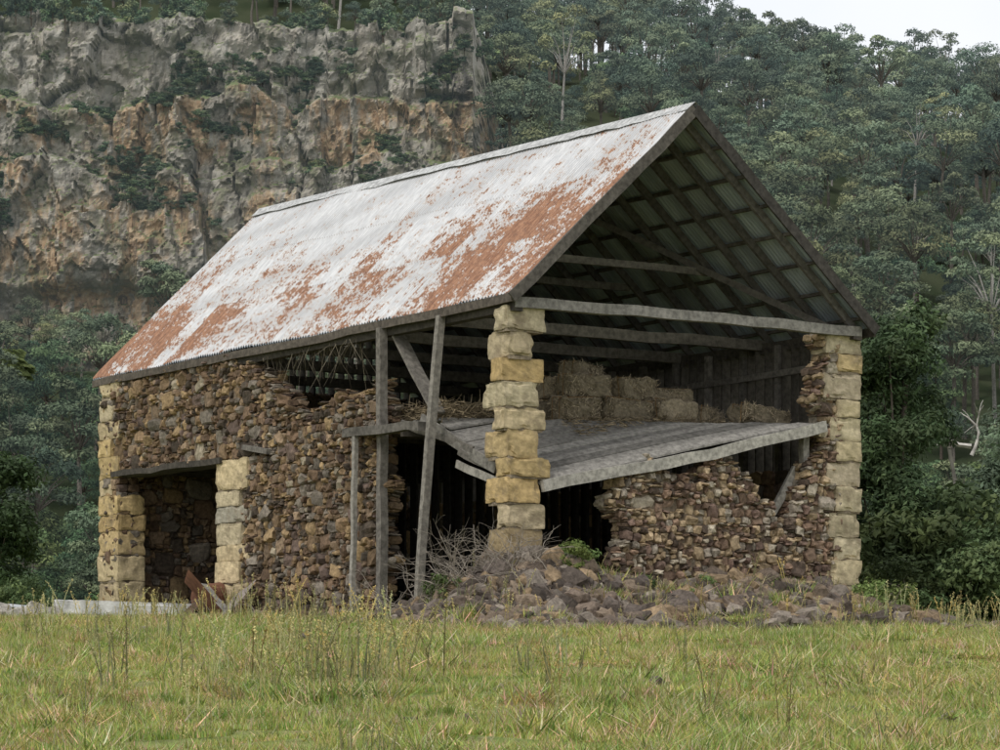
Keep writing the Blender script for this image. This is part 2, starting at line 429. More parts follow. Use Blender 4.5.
for y in np.arange(.55,15.9,.27): beam(tw,(7.74,y,2.6),(7.74,y+R.normal()*.01,5.1),.035,.265,DRK,2,.003)
for x in np.arange(.2,7.8,.25):
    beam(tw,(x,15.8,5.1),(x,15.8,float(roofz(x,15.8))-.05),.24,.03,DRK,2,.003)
for y in (5.3,8,10.6,13.2):
    beam(tw,(4,y,-.2),(4,y,3.2),.2,.2,DRK,3)
for y in np.arange(3.2,15.9,.7): beam(tw,(.3,y,3.25),(7.7,y,3.25),.1,.16,DRK,4)
for x in np.arange(.6,7.6,.25): beam(tw,(x,5.6,-.3),(x+R.normal()*.01,5.6,3.2),.23,.04,(.03,.027,.023),2,.004)  # added near-black board partition to keep the space under the loft dark
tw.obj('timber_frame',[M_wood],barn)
lf=MB()
A=np.array([.35,3.05,3.42]);B=np.array([7.0,.05,3.42]);Cc=np.array([.75,.05,2.08])
def floorz(x,y):
    d=((y-A[1])*(B[0]-A[0])-(x-A[0])*(B[1]-A[1]))
    dc=((Cc[1]-A[1])*(B[0]-A[0])-(Cc[0]-A[0])*(B[1]-A[1]))
    tt=np.clip(d/dc,0,None)
    return 3.42-1.34*tt**1.1
w=.17
for i,y in enumerate(np.arange(.04,15.8,w+.012)):
    x0=.35+R.normal()*.08 if y>1 else .7+R.normal()*.05;x1=7.45+R.normal()*.04
    xs=np.linspace(x0,x1,26)
    col=np.array((.25,.235,.21))*R.uniform(.5,1.2)
    V=[]
    dz=R.normal()*.012;tl=R.normal()*.01
    for x in xs:
        for q,yy in enumerate((y,y+w)):
            V.append((x,yy,float(floorz(x,yy))+dz+tl*q))
    for x in xs:
        for q,yy in enumerate((y,y+w)): V.append((x,yy,float(floorz(x,yy))+dz-.035+tl*q))
    n=len(xs);F=[]
    for k in range(n-1):
        a=2*k;F+=[[a,a+2,a+3,a+1],[2*n+a,2*n+a+1,2*n+a+3,2*n+a+2],[a,2*n+a,2*n+a+2,a+2],[a+1,a+3,2*n+a+3,2*n+a+1]]
    F+=[[0,1,2*n+1,2*n],[2*n-2,4*n-2,4*n-1,2*n-1]]
    lf.add(V,F,col)
lf.obj('loft_floor',[M_wood],barn)

def roof_sheet(name,side,dz,mat):
    mbr=MB();per=.1
    ys=np.arange(-.24,16.34,per/6);ns=31
    xe,xr=(0.0,PX) if side==0 else (8.1,PX)
    ss=np.linspace(0,1,ns)
    S,Yv=np.meshgrid(ss,ys,indexing='ij')
    yend=16.35-.45*(1-S)
    Yr=-.24+(Yv+.24)*(yend+.24)/(16.34+.24)
    Xv=xr+(xe-xr)*S
    Zv=roofz(Xv,Yr)
    slen=5.3
    cor=.019*np.sin(Yv/per*2*math.pi)
    shn=np.floor(Yv/.76).astype(np.int64);lift=hsh(shn,np.floor(S*2.999).astype(np.int64),shn*0,5)
    sag=.05*fbm(Yr/3,S*2,0,3,41)+.018*fbm(Yr/.7,S*5,0,2,44)+.012*(lift-.5)
    Zv=Zv+cor+sag+dz+.02*(lift>.8)*((S*3)%1)**4*(S<.999)
    Zv=Zv+.014*((S*3)%1)*(S<.999)
    Xv=Xv+np.where(S>.999,(lift-.5)*.06*(1 if side else -1),0)
    idx=np.arange(S.size).reshape(S.shape)
    F=np.stack([idx[:-1,:-1],idx[:-1,1:],idx[1:,1:],idx[1:,:-1]],-1).reshape(-1,4)
    if side==0: F=F[:,::-1]
    C=np.stack([Yr+side*40,S*slen,Yr*0+side],-1).reshape(-1,3)
    mbr.add(np.stack([Xv,Yr,Zv],-1).reshape(-1,3),F,C)
    return mbr.obj(name,[mat],barn,smooth=True)
m,nt=newmat('rusted_painted_iron');t=NT(nt);v=t.attr().outputs['Vector']
sp=t.n('ShaderNodeSeparateXYZ');t.l(v,sp.inputs[0]);yy,ss=sp.outputs[0],sp.outputs[1]
nA=t.noise(t.mapping(v,(.7,.8,1)),1.0,2,.5);nB=t.noise(t.mapping(v,(1.9,2.1,1)),1.5,8,.78);nC=t.noise(t.mapping(v,(12,1.6,1)),2,4,.6)
nD=t.noise(t.mapping(v,(5,5,1)),2.4,5,.75)
sh=t.math('FLOOR',t.math('MULTIPLY',yy,1/.76));rw=t.math('FLOOR',t.math('MULTIPLY',ss,1/1.767))
cb=t.n('ShaderNodeCombineXYZ');t.l(sh,cb.inputs[0]);t.l(rw,cb.inputs[1])
wn=t.n('ShaderNodeTexWhiteNoise');t.l(cb.outputs[0],wn.inputs[0]);rs=wn.outputs[0]
low=t.math('MULTIPLY',t.mr(ss,1.3,3.2,0,.062),t.mr(ss,4.6,5.3,1,.7));nearb=t.mr(yy,7,1,0,.05);b2=t.mr(yy,12.,15.0,0,.065)
bias=t.math('ADD',t.math('ADD',low,t.math('MULTIPLY',nearb,t.mr(ss,.2,3.0,.6,1))),t.math('ADD',t.math('MULTIPLY',b2,t.mr(ss,2.8,4.2)),t.math('MULTIPLY',t.math('SUBTRACT',rs,.5),.10)))
q=t.math('ADD',t.math('ADD',t.math('MULTIPLY',nA,.16),t.math('ADD',t.math('MULTIPLY',nB,.50),t.math('MULTIPLY',nD,.34))),bias)
rust=t.mr(q,.568,.590);halo=t.mr(q,.525,.575,0,.5)
wcol=t.mix(t.mr(nC,.3,.7),(.48,.48,.485),(.68,.675,.67))
wcol=t.mix(t.mr(rs,0,1,0,.4),wcol,(.46,.46,.465))
wcol=t.mix(t.mr(nB,.5,.68,0,.5),wcol,(.38,.35,.32))
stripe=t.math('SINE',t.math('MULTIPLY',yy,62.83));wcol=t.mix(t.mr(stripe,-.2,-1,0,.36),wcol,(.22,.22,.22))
rcol=t.mix(t.mr(nC,.35,.65),(.20,.082,.036),(.38,.19,.10));rcol=t.mix(t.mr(nD,.47,.66,0,.7),rcol,(.12,.055,.032))
c=t.mix(halo,wcol,(.46,.34,.25));c=t.mix(t.math('MULTIPLY',rust,.95),c,rcol)
lap=t.math('FRACT',t.math('MULTIPLY',ss,1/1.767))
c=t.mix(t.mr(lap,0,.02,.5,0),c,(.2,.16,.13))
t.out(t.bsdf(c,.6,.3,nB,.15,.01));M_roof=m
m,nt=newmat('galvanised_underside');t=NT(nt);v=t.attr().outputs['Vector']
n=t.noise(t.mapping(v,(3,.6,1)),1.5,5);sp=t.n('ShaderNodeSeparateXYZ');t.l(v,sp.inputs[0])
sh=t.math('FLOOR',t.math('MULTIPLY',sp.outputs[0],1/.76));wn=t.n('ShaderNodeTexWhiteNoise',noise_dimensions='1D');t.l(sh,wn.inputs[1])
c=t.mix(t.mr(n,.35,.65),(.30,.35,.40),(.46,.52,.57));c=t.mix(t.math('MULTIPLY',wn.outputs[0],.6),c,(.14,.14,.135))
t.out(t.bsdf(c,.6,.4));M_under=m
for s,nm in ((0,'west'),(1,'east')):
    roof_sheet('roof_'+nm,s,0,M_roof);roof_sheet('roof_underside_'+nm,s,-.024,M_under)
rc=MB()
for sgn in (-1,1):
    ys=np.linspace(-.27,15.93,40);V=[]
    for y in ys:
        z=float(ridge_z(y));V+=[(PX,y,z+.05),(PX+sgn*.2,y,z-.13+.01*R.normal())]
    F=[[2*i,2*i+2,2*i+3,2*i+1] for i in range(39)];rc.add(V,F,(.5,.5,.49))
rc.obj('ridge_cap',[M_wood],barn)
ef=MB();ef.add([(.2,-.1,.12),(7.8,-.1,.12),(7.8,16,.28),(.2,16,.28)],[[0,1,2,3]],(.05,.04,.03));ef.obj('earth_floor',[M_stone],barn)

def straws(mb,c,dirs,l,w,cols):
    N=len(c);d=dirs/np.linalg.norm(dirs,axis=1,keepdims=True)
    t_=R.normal(size=(N,3));a=np.cross(d,t_);a/=np.linalg.norm(a,axis=1,keepdims=True)
    l=np.asarray(l).reshape(-1,1)
    V=np.stack([c-a*w,c+a*w,c+d*l+a*w*.4,c+d*l-a*w*.4],1).reshape(-1,3)
    mb.add(V,np.arange(N*4).reshape(N,4),np.repeat(cols,4,axis=0))
def strawcol(N,base=(.26,.205,.13)): return np.array(base)*R.uniform(.4,1.35,size=(N,1))
nest=MB()
for k in range(16):
    y=R.uniform(5.2,8.8);N=R.integers(5,20);c=np.stack([R.uniform(.0,.3,N),y+R.normal(size=N)*.16,5.1-R.random(N)*.1],1)
    d=np.stack([R.normal(size=N)*.35,R.normal(size=N)*.6,-np.ones(N)],1)
    straws(nest,c,d,R.uniform(.2,1.1,N)*R.uniform(.4,1),.006,strawcol(N,(.17,.145,.105)))
N=2200;c=np.stack([R.uniform(.4,2,N),R.uniform(2.6,4.6,N),3.42+R.random(N)*.3],1)
straws(nest,c,R.normal(size=(N,3))*[1,1,.4],R.uniform(.1,.3,N),.009,strawcol(N))
N=3500;xs=R.uniform(2.4,7,N);yv=R.uniform(1.2,4,N);c=np.stack([xs,yv,floorz(xs,yv)+.01+R.random(N)*.08],1)
straws(nest,c,R.normal(size=(N,3))*[1,1,.25],R.uniform(.1,.25,N),.009,strawcol(N))
nest.obj('loose_straw',[M_straw],barn)

def bale(lx,ly,lz,sx,sy,sz,rz):
    mbb=MB();g=np.array((.23,.19,.13))*R.uniform(.65,1.2)
    rbox(mbb,(-sx/2,-sy/2,0),(sx/2,sy/2,sz),g,.035,8)
    N=1800
    face=R.integers(0,3,N);sg=R.choice([-1,1],N);p=R.uniform(-1,1,(N,3))*.88;p[np.arange(N),face]=sg*.95
    c=p*[sx/2,sy/2,sz/2]+[0,0,sz/2];d=R.normal(size=(N,3));d[np.arange(N),face]*=.16
    straws(mbb,c,d,R.uniform(.04,.12,N),.006,strawcol(N,(.37,.305,.21)))
    for yy in (-sy*.2,sy*.2):
        tube(mbb,[(-sx/2-.01,yy,0),(-sx/2-.01,yy,sz+.01),(sx/2+.01,yy,sz+.01),(sx/2+.01,yy,0)],[.008]*4,(.2,.12,.05),4)
    o=mbb.obj('hay_bale',[M_straw]);wx,wy=toworld(lx,ly);o.location=(wx,wy,BZ+lz);o.rotation_euler=(R.normal()*.09,R.normal()*.09,TH+rz)
for a in [(3.0,2.2,3.43,.95,.5,.44,.1),(4.0,2.05,3.43,.95,.5,.44,-.12),(5.0,1.9,3.43,.95,.5,.44,.12),(5.9,2.1,3.43,.8,.5,.36,.5),(3.3,2.35,3.88,.95,.5,.42,-.15),(4.35,2.25,3.86,.95,.5,.42,.2),(5.2,2.3,3.82,.8,.5,.32,-.3),(3.0,2.9,3.43,1,.55,.42,0),(3.6,2.9,4.24,.9,.5,.34,.4),(3.5,2.9,3.84,1.6,.6,.4,0),
          (6.5,1.2,3.43,1.15,.55,.34,.1)]: bale(*a)

# ------------------------------------------------------------ rubble heap
rp=MB();cnt=0
def gcol():
    c=np.array([(.17,.13,.10),(.21,.16,.115),(.13,.105,.088),(.25,.21,.17),(.10,.08,.065),(.27,.195,.12)][R.integers(6)]);return c*R.uniform(.65,1.2)
while cnt<4600:
    lx=R.uniform(-3,9.8);ly=R.uniform(-4.2,.9)
    dens=np.exp(-((lx-.4)/2.1)**2-((ly+1.0)/1.4)**2)*1.1+np.exp(-((lx-5.0)/3.8)**2-((ly+1.2)/1.25)**2)*1.1
    if R.random()>dens: continue
    if fbm(lx*.9,ly*1.2,0,2,33)>.36 and R.random()<.8: continue
    if -.1<ly<.5 and 2.5<lx<7.8: continue
    if .1<lx<.9 and 0<ly<.6: continue
    wx,wy=toworld(lx,ly);s=R.uniform(.035,.12)*(1.7 if R.random()<.12 else 1)
    z=float(H(wx,wy))+s*R.uniform(-.1,.75)+.12*max(0,fbm(lx*1.3,ly*1.3,0,2,15))
    stone(rp,(wx,wy,z),(s*R.uniform(.9,1.5),s*R.uniform(.8,1.3),s*R.uniform(.6,1)),gcol(),.6,.58,.12);cnt+=1
for k in range(260):
    lx=-abs(R.normal())*.7-.1;ly=R.uniform(3.5,10.5);wx,wy=toworld(lx,ly);s=R.uniform(.05,.14)
    stone(rp,(wx,wy,float(H(wx,wy))+s*.4),(s*1.2,s,s*.8),scol(),.5,.58,.12)
for k in range(50):
    wx=R.uniform(-9,9);wy=R.uniform(26,49);s=R.uniform(.03,.08);stone(rp,(wx,wy,float(H(wx,wy))+s*.3),(s*1.4,s*1.2,s*.8),gcol(),.5,.58,.12)
rp.obj('rubble_pile',[M_stone])

# ------------------------------------------------------------ trees
def finish_tree(mb,name,P,Nn,Cl,leaf,asp,r,matleaf):
    P=np.concatenate(P);Nn=np.concatenate(Nn);Cl=np.concatenate(Cl)
    L=leaf*r.uniform(.6,1.3,len(P));leafquads(mb,P,Nn,L,L*asp,Cl,0,r)
    return mb.mesh(name,[matleaf,M_bark])
def make_tree(name,seed,Ht,Rc,base,nblob,clumps,lpc,leaf,pal_,trunkcol,matleaf,cl=(.13,.22),flat=.6,tr=.02,asp=.5,droop=.4):
    r=np.random.default_rng(seed);mb=MB()
    lean=r.normal(size=2)*Ht*.03
    top=np.array([lean[0],lean[1],Ht*.8])
    pts=[np.array([0,0,-1.0])]+[top*f+np.array([r.normal(),r.normal(),0])*Ht*.012 for f in (.15,.35,.55,.8,1)]
    r0=Ht*tr;tube(mb,pts,[r0*1.2,r0,r0*.85,r0*.7,r0*.5,r0*.25],trunkcol,7,1)
    blobs=[]
    for i in range(nblob):
        a=r.uniform(0,6.283);h=base+(1-base)*((i+.5)/nblob)*.92
        prof=math.sin(math.pi*min(1,max(.12,(h-base)/(1-base)*.85+.15)))**.6
        rad=Rc*.62*prof*math.sqrt(r.uniform(.15,1));c=np.array([math.cos(a)*rad,math.sin(a)*rad,Ht*h-.06*Ht])+np.array([*lean,0])*h
        br=Rc*r.uniform(.30,.46);blobs.append((c,br))
        t0=max(.25,h-.3)*.95;s=pts[0]+(top-pts[0])*t0
        mid=(s+c)/2+np.array([0,0,-Ht*.02]);tube(mb,[s,mid,c],[r0*.45,r0*.28,r0*.1],trunkcol,5,1)
    P=[];Nn=[];Cl=[]
    for k in range(clumps):
        c,br=blobs[r.integers(nblob)];d=r.normal(size=3);d/=np.linalg.norm(d)
        if d[2]<-.35: d[2]*=-.5
        cp=c+d*br*r.uniform(.6,1.08)*np.array([1,1,.8]);cr=Rc*r.uniform(*cl)
        dd=r.normal(size=(lpc,3));dd/=np.linalg.norm(dd,axis=1,keepdims=True)
        P.append(cp+dd*cr*(r.random((lpc,1))**.4)*[1,1,flat]);Nn.append(dd+r.normal(size=(lpc,3))*.5+[0,0,droop])
        base_c=np.array(pal_[r.integers(len(pal_))])*r.uniform(.65,1.35)
        Cl.append(base_c*r.uniform(.8,1.2,size=(lpc,1)))
    return finish_tree(mb,name,P,Nn,Cl,leaf,asp,r,matleaf)
def canopy_tree(name,seed,Ht,Rc,Hc,nlobe,lpl,leaf,pal_,trunkcol,lob=(.26,.38),tr=.016,spread=.85):
    r=np.random.default_rng(seed);mb=MB()
    top=np.array([r.normal()*.4,r.normal()*.4,Ht-Hc*.6]);r0=Ht*tr
    pts=[np.array([0,0,-1.5]),top*.33+[r.normal()*.2,0,0],top*.66+[0,r.normal()*.2,0],top];tube(mb,pts,[r0*1.2,r0,r0*.8,r0*.5],trunkcol,6,1)
    P=[];Nn=[];Cl=[];C=[]
    for i in range(nlobe):
        for tries in range(12):
            d=r.normal(size=3);d/=np.linalg.norm(d);d[2]=abs(d[2]) if r.random()<.8 else -abs(d[2])*.6
            c=np.array([d[0]*Rc*spread*.8,d[1]*Rc*spread*.8,d[2]*Hc*.5])*r.uniform(.65,1.05)+top+np.array([0,0,Hc*.05])
            if all(np.linalg.norm((c-q)/[1,1,.8])>Rc*.36 for q in C): break
        C.append(c);br=Rc*r.uniform(*lob)
        tube(mb,[pts[2]*.4+pts[3]*.6,(pts[3]+c)/2-[0,0,Hc*.04],c],[r0*.4,r0*.25,r0*.08],trunkcol,4,1)
        dd=r.normal(size=(lpl,3));dd/=np.linalg.norm(dd,axis=1,keepdims=True);dd[:,2]=np.where(dd[:,2]<-.3,-dd[:,2]*.7,dd[:,2])
        bump=1+.38*fbm(dd[:,0]*2.8+i*9,dd[:,1]*2.8,dd[:,2]*2.8,2,seed)
        rad=(.62+.42*r.random((lpl,1))**.6)*bump[:,None]
        P.append(c+dd*br*rad*[1,1,.7]);Nn.append(dd+r.normal(size=(lpl,3))*.55+[0,0,.4])
        bcol=np.array(pal_[r.integers(len(pal_))])*r.uniform(.7,1.3)
        Cl.append(bcol*r.uniform(.75,1.25,size=(lpl,1)))
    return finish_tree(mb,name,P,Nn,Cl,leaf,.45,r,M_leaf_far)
palE=[(.135,.165,.085),(.155,.18,.095),(.115,.145,.085),(.165,.185,.095),(.095,.125,.07)]
palR=[(.075,.12,.048),(.095,.14,.053),(.06,.098,.042),(.115,.155,.06)]
far=[];BK=(.15,.135,.115)
for s in range(8):
    far.append(canopy_tree('eucalypt',100+s,R.uniform(15,20),R.uniform(4.2,6.2),R.uniform(7,10),int(R.integers(12,18)),200,.24,palE,BK,(.23,.36)))
openT=[canopy_tree('eucalypt_open',140+s,23,5.6,11,15,110,.25,palE,(.36,.34,.31),(.15,.26),.010,1.0) for s in range(3)]
rain=[canopy_tree('rainforest_tree',120+s,R.uniform(10,13),R.uniform(3.8,4.8),R.uniform(8,9),15,210,.23,palR,(.12,.10,.08),(.28,.40)) for s in range(4)]
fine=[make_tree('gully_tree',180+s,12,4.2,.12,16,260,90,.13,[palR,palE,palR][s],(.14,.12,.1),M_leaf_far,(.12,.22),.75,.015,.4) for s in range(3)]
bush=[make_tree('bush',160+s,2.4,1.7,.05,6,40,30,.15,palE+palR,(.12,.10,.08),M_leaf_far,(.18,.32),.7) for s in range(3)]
forest=empty('forest')
def inst(me,name,loc,sc,rz,parent=None,tilt=(0,0)):
    o=bpy.data.objects.new(name,me);COL.objects.link(o);o.location=loc;o.scale=sc if hasattr(sc,'__len__') else (sc,)*3
    o.rotation_euler=(tilt[0],tilt[1],rz)
    if parent:o.parent=parent
    return o
random.seed(3)
y=98.;nfor=0
while y<640:
    sp_=6.2+y*.003
    hw=.22*y+20
    x=-hw
    while x<hw:
        px=x+random.uniform(-.48,.48)*sp_;py=y+random.uniform(-.48,.48)*sp_;x+=sp_
        if px<-4 and 402<py<458: continue
        if px<0 and 458<=py<480 and random.random()<.4: continue
        if abs(px)<.07*py and py<330: continue
        if math.hypot(px+52.8,py-326)<5: continue
        z=float(H(px,py))
        r_=random.random()
        s=random.uniform(.5,1.15)*(0.8 if py<300 else 1)
        if py<200: me=random.choice(fine);s*=.95
        elif py<290: me=random.choice(rain) if r_<.6 else random.choice(far)
        elif px<0 and py<410: me=random.choice(rain) if r_<.5 else random.choice(far)
        else: me=random.choice(openT) if r_<.02 else (random.choice(far) if r_<.78 else random.choice(rain))
        if px<0 and 370<py<402: s*=.5
        inst(me,'tree',(px,py,z-1.6),(s*random.uniform(.9,1.15),s*random.uniform(.9,1.15),s*random.uniform(.9,1.15)),random.uniform(0,6.28),forest);nfor+=1
    y+=sp_
for k in range(22):
    px=random.uniform(45,125);py=random.uniform(560,620);inst(random.choice(openT),'ridge_tree',(px,py,float(H(px,py))-1),random.uniform(.75,1.05),random.uniform(0,6.28),forest)
print('forest trees',nfor)

# ------------------------------------------------------------ cliff
us=np.arange(-150,10,.3);vs=np.linspace(0,1,185)
U,Vv=np.meshgrid(us,vs)
zb=38.
zt=97+3*fbm(us/14,us*0,0,3,61)-22*sstep(-4,3,us)+1.2*(np.sin(us*.9)>.2)*(us>-30)
ZT=np.broadcast_to(zt,U.shape);Zc=zb+Vv*(ZT-zb)
wu=U+1.7*fbm(U/5,Zc/7,0,4,70);wz=Zc+2.4*fbm(U/5,Zc/5,5,4,71)
f1,f2,cr=worley(wu/3.2,wz/7.5,72);g1,g2,gr=worley(wu/1.4,wz/2.0,73);h1,h2,hr=worley(wu/9,wz/22,74)
k1,k2,kr=worley(wu/.8,wz/1.0,79)
D=421-6*fbm(U/24,Zc/60,0,3,75)+hr*4.2+cr*2.8+gr*1.1+kr*.45-fbm(U/2.4,Zc/4,0,4,76)*1.2-fbm(U/.8,Zc/1.4,0,3,176)*.4
crack=np.maximum(1-sstep(.0,.07,f2-f1),.5*(1-sstep(.0,.08,g2-g1)));cm=sstep(-.15,.3,fbm(U/4,Zc/4,0,3,199));crack=crack*cm;D=D+crack*.45
crackb=(1-sstep(0,.05,h2-h1))*cm;D=D+crackb*.8
tier=sstep(-.8,.8,Zc-(85+4*fbm(U/12,U*0,0,2,77)));D=D+tier*4.0
tier2=sstep(-.5,.5,Zc-(73+6*fbm(U/16,U*0,3,2,78)));D=D+tier2*2.4
strat=fbm(U/30,Zc/2.2,0,3,98);D=D+.8*strat
D=D+4.5*(1-sstep(57,60,Zc+2*fbm(U/8,U*0,2,2,79)))
D=D-3.5*sstep(-12.4,-12,U)*(1-sstep(-3.8,-3.4,U))*sstep(86.5,87,Zc)+1.5*((U>-7.6)&(U<-7.2))*(Zc>86)
bl1,bl2,blr=worley(U/3.4,Zc/3.0,91);D=D-tier*(1-np.clip(bl1*1.25,0,1)**2)*1.8
D=D+26*sstep(-4,6,U)
rows=[np.stack([U,D,Zc],-1)]
for k,(dd,dz) in enumerate(((1.5,.6),(4,1.),(9,.6),(20,-1),(32,-8))):
    rows.append(np.stack([us,D[-1]+dd+fbm(us/4,us*0+k,0,2,80),zt+dz+.5*fbm(us/3,us*0+k,0,2,81)],-1)[None])
Pp=np.concatenate(rows);ny,nx=Pp.shape[:2]
idx=np.arange(nx*ny).reshape(ny,nx);F=np.stack([idx[:-1,:-1],idx[:-1,1:],idx[1:,1:],idx[1:,:-1]],-1).reshape(-1,4)
ck=np.zeros((ny,nx));ck[:U.shape[0]]=np.maximum(crack,crackb);rv=np.zeros((ny,nx));rv[:U.shape[0]]=(cr+gr+kr)/3
tt_=np.zeros((ny,nx));tt_[:U.shape[0]]=tier;tt_[U.shape[0]:]=1
mb=MB();mb.add(Pp.reshape(-1,3),F,np.stack([ck,rv,tt_],-1).reshape(-1,3))
m,nt=newmat('cliff_rock');t=NT(nt);p=t.pos();a=t.n('ShaderNodeSeparateColor');t.l(t.attr().outputs['Color'],a.inputs[0])
n1=t.noise(p,.085,6,.6);n2=t.noise(t.mapping(p,(1,1,.18)),.36,7,.68);n3=t.noise(p,1.0,7,.72);n4=t.noise(p,.22,6,.65)
c=t.mix(t.mr(n3,.32,.68),(.185,.165,.135),(.43,.395,.335))
c=t.mix(t.mr(a.outputs[1],.35,.75,0,.5),c,(.47,.44,.38))
c=t.mix(t.mr(n4,.46,.6,0,.45),c,(.27,.22,.165))
c=t.mix(t.math('MULTIPLY',a.outputs[2],.35),c,(.48,.46,.41))
org=t.math('MULTIPLY',t.mr(n1,.43,.54),t.mr(n2,.40,.53));org=t.math('MULTIPLY',org,t.math('SUBTRACT',1,t.math('MULTIPLY',a.outputs[2],.85)))
c=t.mix(t.math('MULTIPLY',org,.8),c,t.mix(t.mr(n3,.35,.65),(.34,.20,.10),(.54,.39,.23)))
c=t.mix(t.mr(n2,.54,.63,0,.72),c,(.095,.085,.075))
c=t.mix(t.math('MULTIPLY',a.outputs[0],.4),c,(.09,.083,.075))
c=t.mix(t.math('MULTIPLY',t.mr(n4,.52,.61),t.mr(n3,.4,.6,.15,.65)),c,(.14,.155,.08))
sn=t.n('ShaderNodeSeparateXYZ');t.l(t.nrm(),sn.inputs[0])
c=t.mix(t.math('MULTIPLY',t.mr(sn.outputs[2],.5,.8),t.mr(t.noise(p,.3,4),.38,.5)),c,(.15,.175,.08))
d=t.mistdepth();haze_glow=t.math('MULTIPLY',d,.05)  # rock glows faintly with distance, haze painted into the material
t.out(t.bsdf(c,.95,.1,n3,.5,.4,emit=haze_glow));mb.obj('cliff',[m])
veg=empty('cliff_shrubs')
Rr=np.random.default_rng(9)
vn=fbm(U/9,Zc/5,0,3,90)
upish=np.zeros(U.shape);upish[1:]=(D[1:]-D[:-1])
ok=np.argwhere(((upish>.4)&(vn>.0)&(Zc>60)&(U<2))|((vn>.30)&(Zc>60)&(U<2)));sel=ok[Rr.choice(len(ok),1000)]
for (i_,j_) in sel:
    px,py,pz=Pp[i_,j_];s=Rr.uniform(.25,.85)
    inst(bush[Rr.integers(3)],'bush',(px,py-.1,pz-.7*s),(s*1.3,s*1.3,s*.75),Rr.uniform(0,6.28),veg)
for k in range(170):
    j_=Rr.integers(0,len(us)-1);px,py,pz=Pp[-1-Rr.integers(2,6),j_];s=Rr.uniform(.5,1.6)
    inst(bush[Rr.integers(3)],'bush',(px,py,pz-.4),s,Rr.uniform(0,6.28),veg)
for k in range(34):
    j_=Rr.integers(0,len(us)-60);px,py,pz=Pp[-2,j_];s=Rr.uniform(.35,.6)
    inst(far[Rr.integers(7)],'clifftop_tree',(px,py-Rr.uniform(0,14),pz+1),s,Rr.uniform(0,6.28),veg)

# ------------------------------------------------------------ near vegetation
def G(x,y): return float(H(x,y))
def treeobj(name,me,x,y,s=1,rz=0): return inst(me,name,(x,y,G(x,y)-.1),s,rz)
pN=[(.10,.15,.06),(.12,.17,.065),(.08,.12,.05),(.15,.20,.08)]
m1=make_tree('vine_tree',201,7.6,2.3,.08,14,300,110,.075,pN,(.12,.1,.08),M_leaf_near,(.12,.22),.8,.015,.42)
treeobj('vine_covered_tree',m1,8.15,63.5,1,0)
m2=make_tree('near_tree',202,6.4,2.6,.1,14,280,110,.08,[(.13,.16,.09),(.15,.175,.10),(.11,.135,.075)],(.2,.18,.15),M_leaf_near,(.12,.22),.8,.015,.4)
treeobj('native_tree',m2,13.0,74,1,1.);treeobj('native_tree',m2,15.5,82,1.25,3.)
m3=make_tree('dark_tree',203,5.0,2.2,.05,10,220,90,.08,[(.05,.085,.03),(.07,.11,.037),(.045,.072,.028)],(.12,.1,.08),M_leaf_near,(.15,.26),.8,.015)
treeobj('lilly_pilly_tree',m3,-12.0,70,.9,.4)
treeobj('lilly_pilly_tree',m3,-15.5,76,1.1,2.4)
m4=make_tree('shrub',204,1.7,1.5,.02,9,120,80,.065,pN,(.12,.1,.08),M_leaf_near,(.18,.3),.8,.015)
for (x,y,s) in [(9.3,59.5,1.1),(10.6,60,1.0),(8.9,61.5,1.5),(11.6,62,1.3),(10.2,65,1.6),(12.5,66,1.7),(8.1,59.2,.75),(-10.3,66,.6),(-13,64,.8)]: treeobj('shrub',m4,x,y,s,x*3)
def branch(mb,p,d,l,r,depth,col,rr,mi=0,gr=0):
    pts=[p];n=4
    for i in range(n):
        d=d+rr.normal(size=3)*.16+np.array([0,0,gr]);d/=np.linalg.norm(d);pts.append(pts[-1]+d*l/n)
    tube(mb,pts,[r*(1-.5*i/n) for i in range(n+1)],col,4,mi)
    if depth>0:
        for k in range(rr.integers(2,4)):
            q=pts[rr.integers(2,n+1)];nd=d+rr.normal(size=3)*.55;nd/=np.linalg.norm(nd);branch(mb,q,nd,l*rr.uniform(.55,.8),r*.5,depth-1,col,rr,mi,gr)
rr=np.random.default_rng(4);mb=MB()
branch(mb,np.array([0,0,0.]),np.array([-.2,0,1.]),4.4,.09,0,(.35,.32,.28),rr)
branch(mb,np.array([-.3,0,4.2]),np.array([-.9,0,.35]),1.1,.055,3,(.5,.47,.43),rr);branch(mb,np.array([-.3,0,4.0]),np.array([.5,.2,.7]),.7,.045,2,(.5,.47,.43),rr)
o=mb.obj('dead_tree',[M_bark]);o.location=(10.7,66.5,G(10.7,66.5))
def deadshrub(name,lx,ly,n,l,seed):
    rr=np.random.default_rng(seed);mb=MB()
    for k in range(n):
        d=np.array([rr.normal()*.7,rr.normal()*.7,rr.uniform(.3,1.)]);d/=np.linalg.norm(d)
        c=np.array((.30,.26,.215))*rr.uniform(.6,1.2)
        branch(mb,np.array([rr.normal()*.25,rr.normal()*.2,0]),d,l*rr.uniform(.6,1.1),.012,2,c,rr,0,-.05)
    o=mb.obj(name,[M_bark]);wx,wy=toworld(lx,ly);o.location=(wx,wy,G(wx,wy))
deadshrub('dead_shrub',-.9,-.2,34,.85,1);deadshrub('dead_shrub',-.4,-.6,26,.8,2);deadshrub('dead_shrub',-1.6,.2,18,.6,3)
deadshrub('dead_shrub',-.6,7.6,8,.5,4);deadshrub('dead_shrub',-.7,9.6,8,.5,5);deadshrub('dead_shrub',7.6,-1.0,8,.6,6)
mb=MB();tube(mb,[(0,0,-1),(0.1,0,4),(0,.1,8),(0,0,12)],[.3,.25,.22,.2],(.2,.18,.15),8,1)
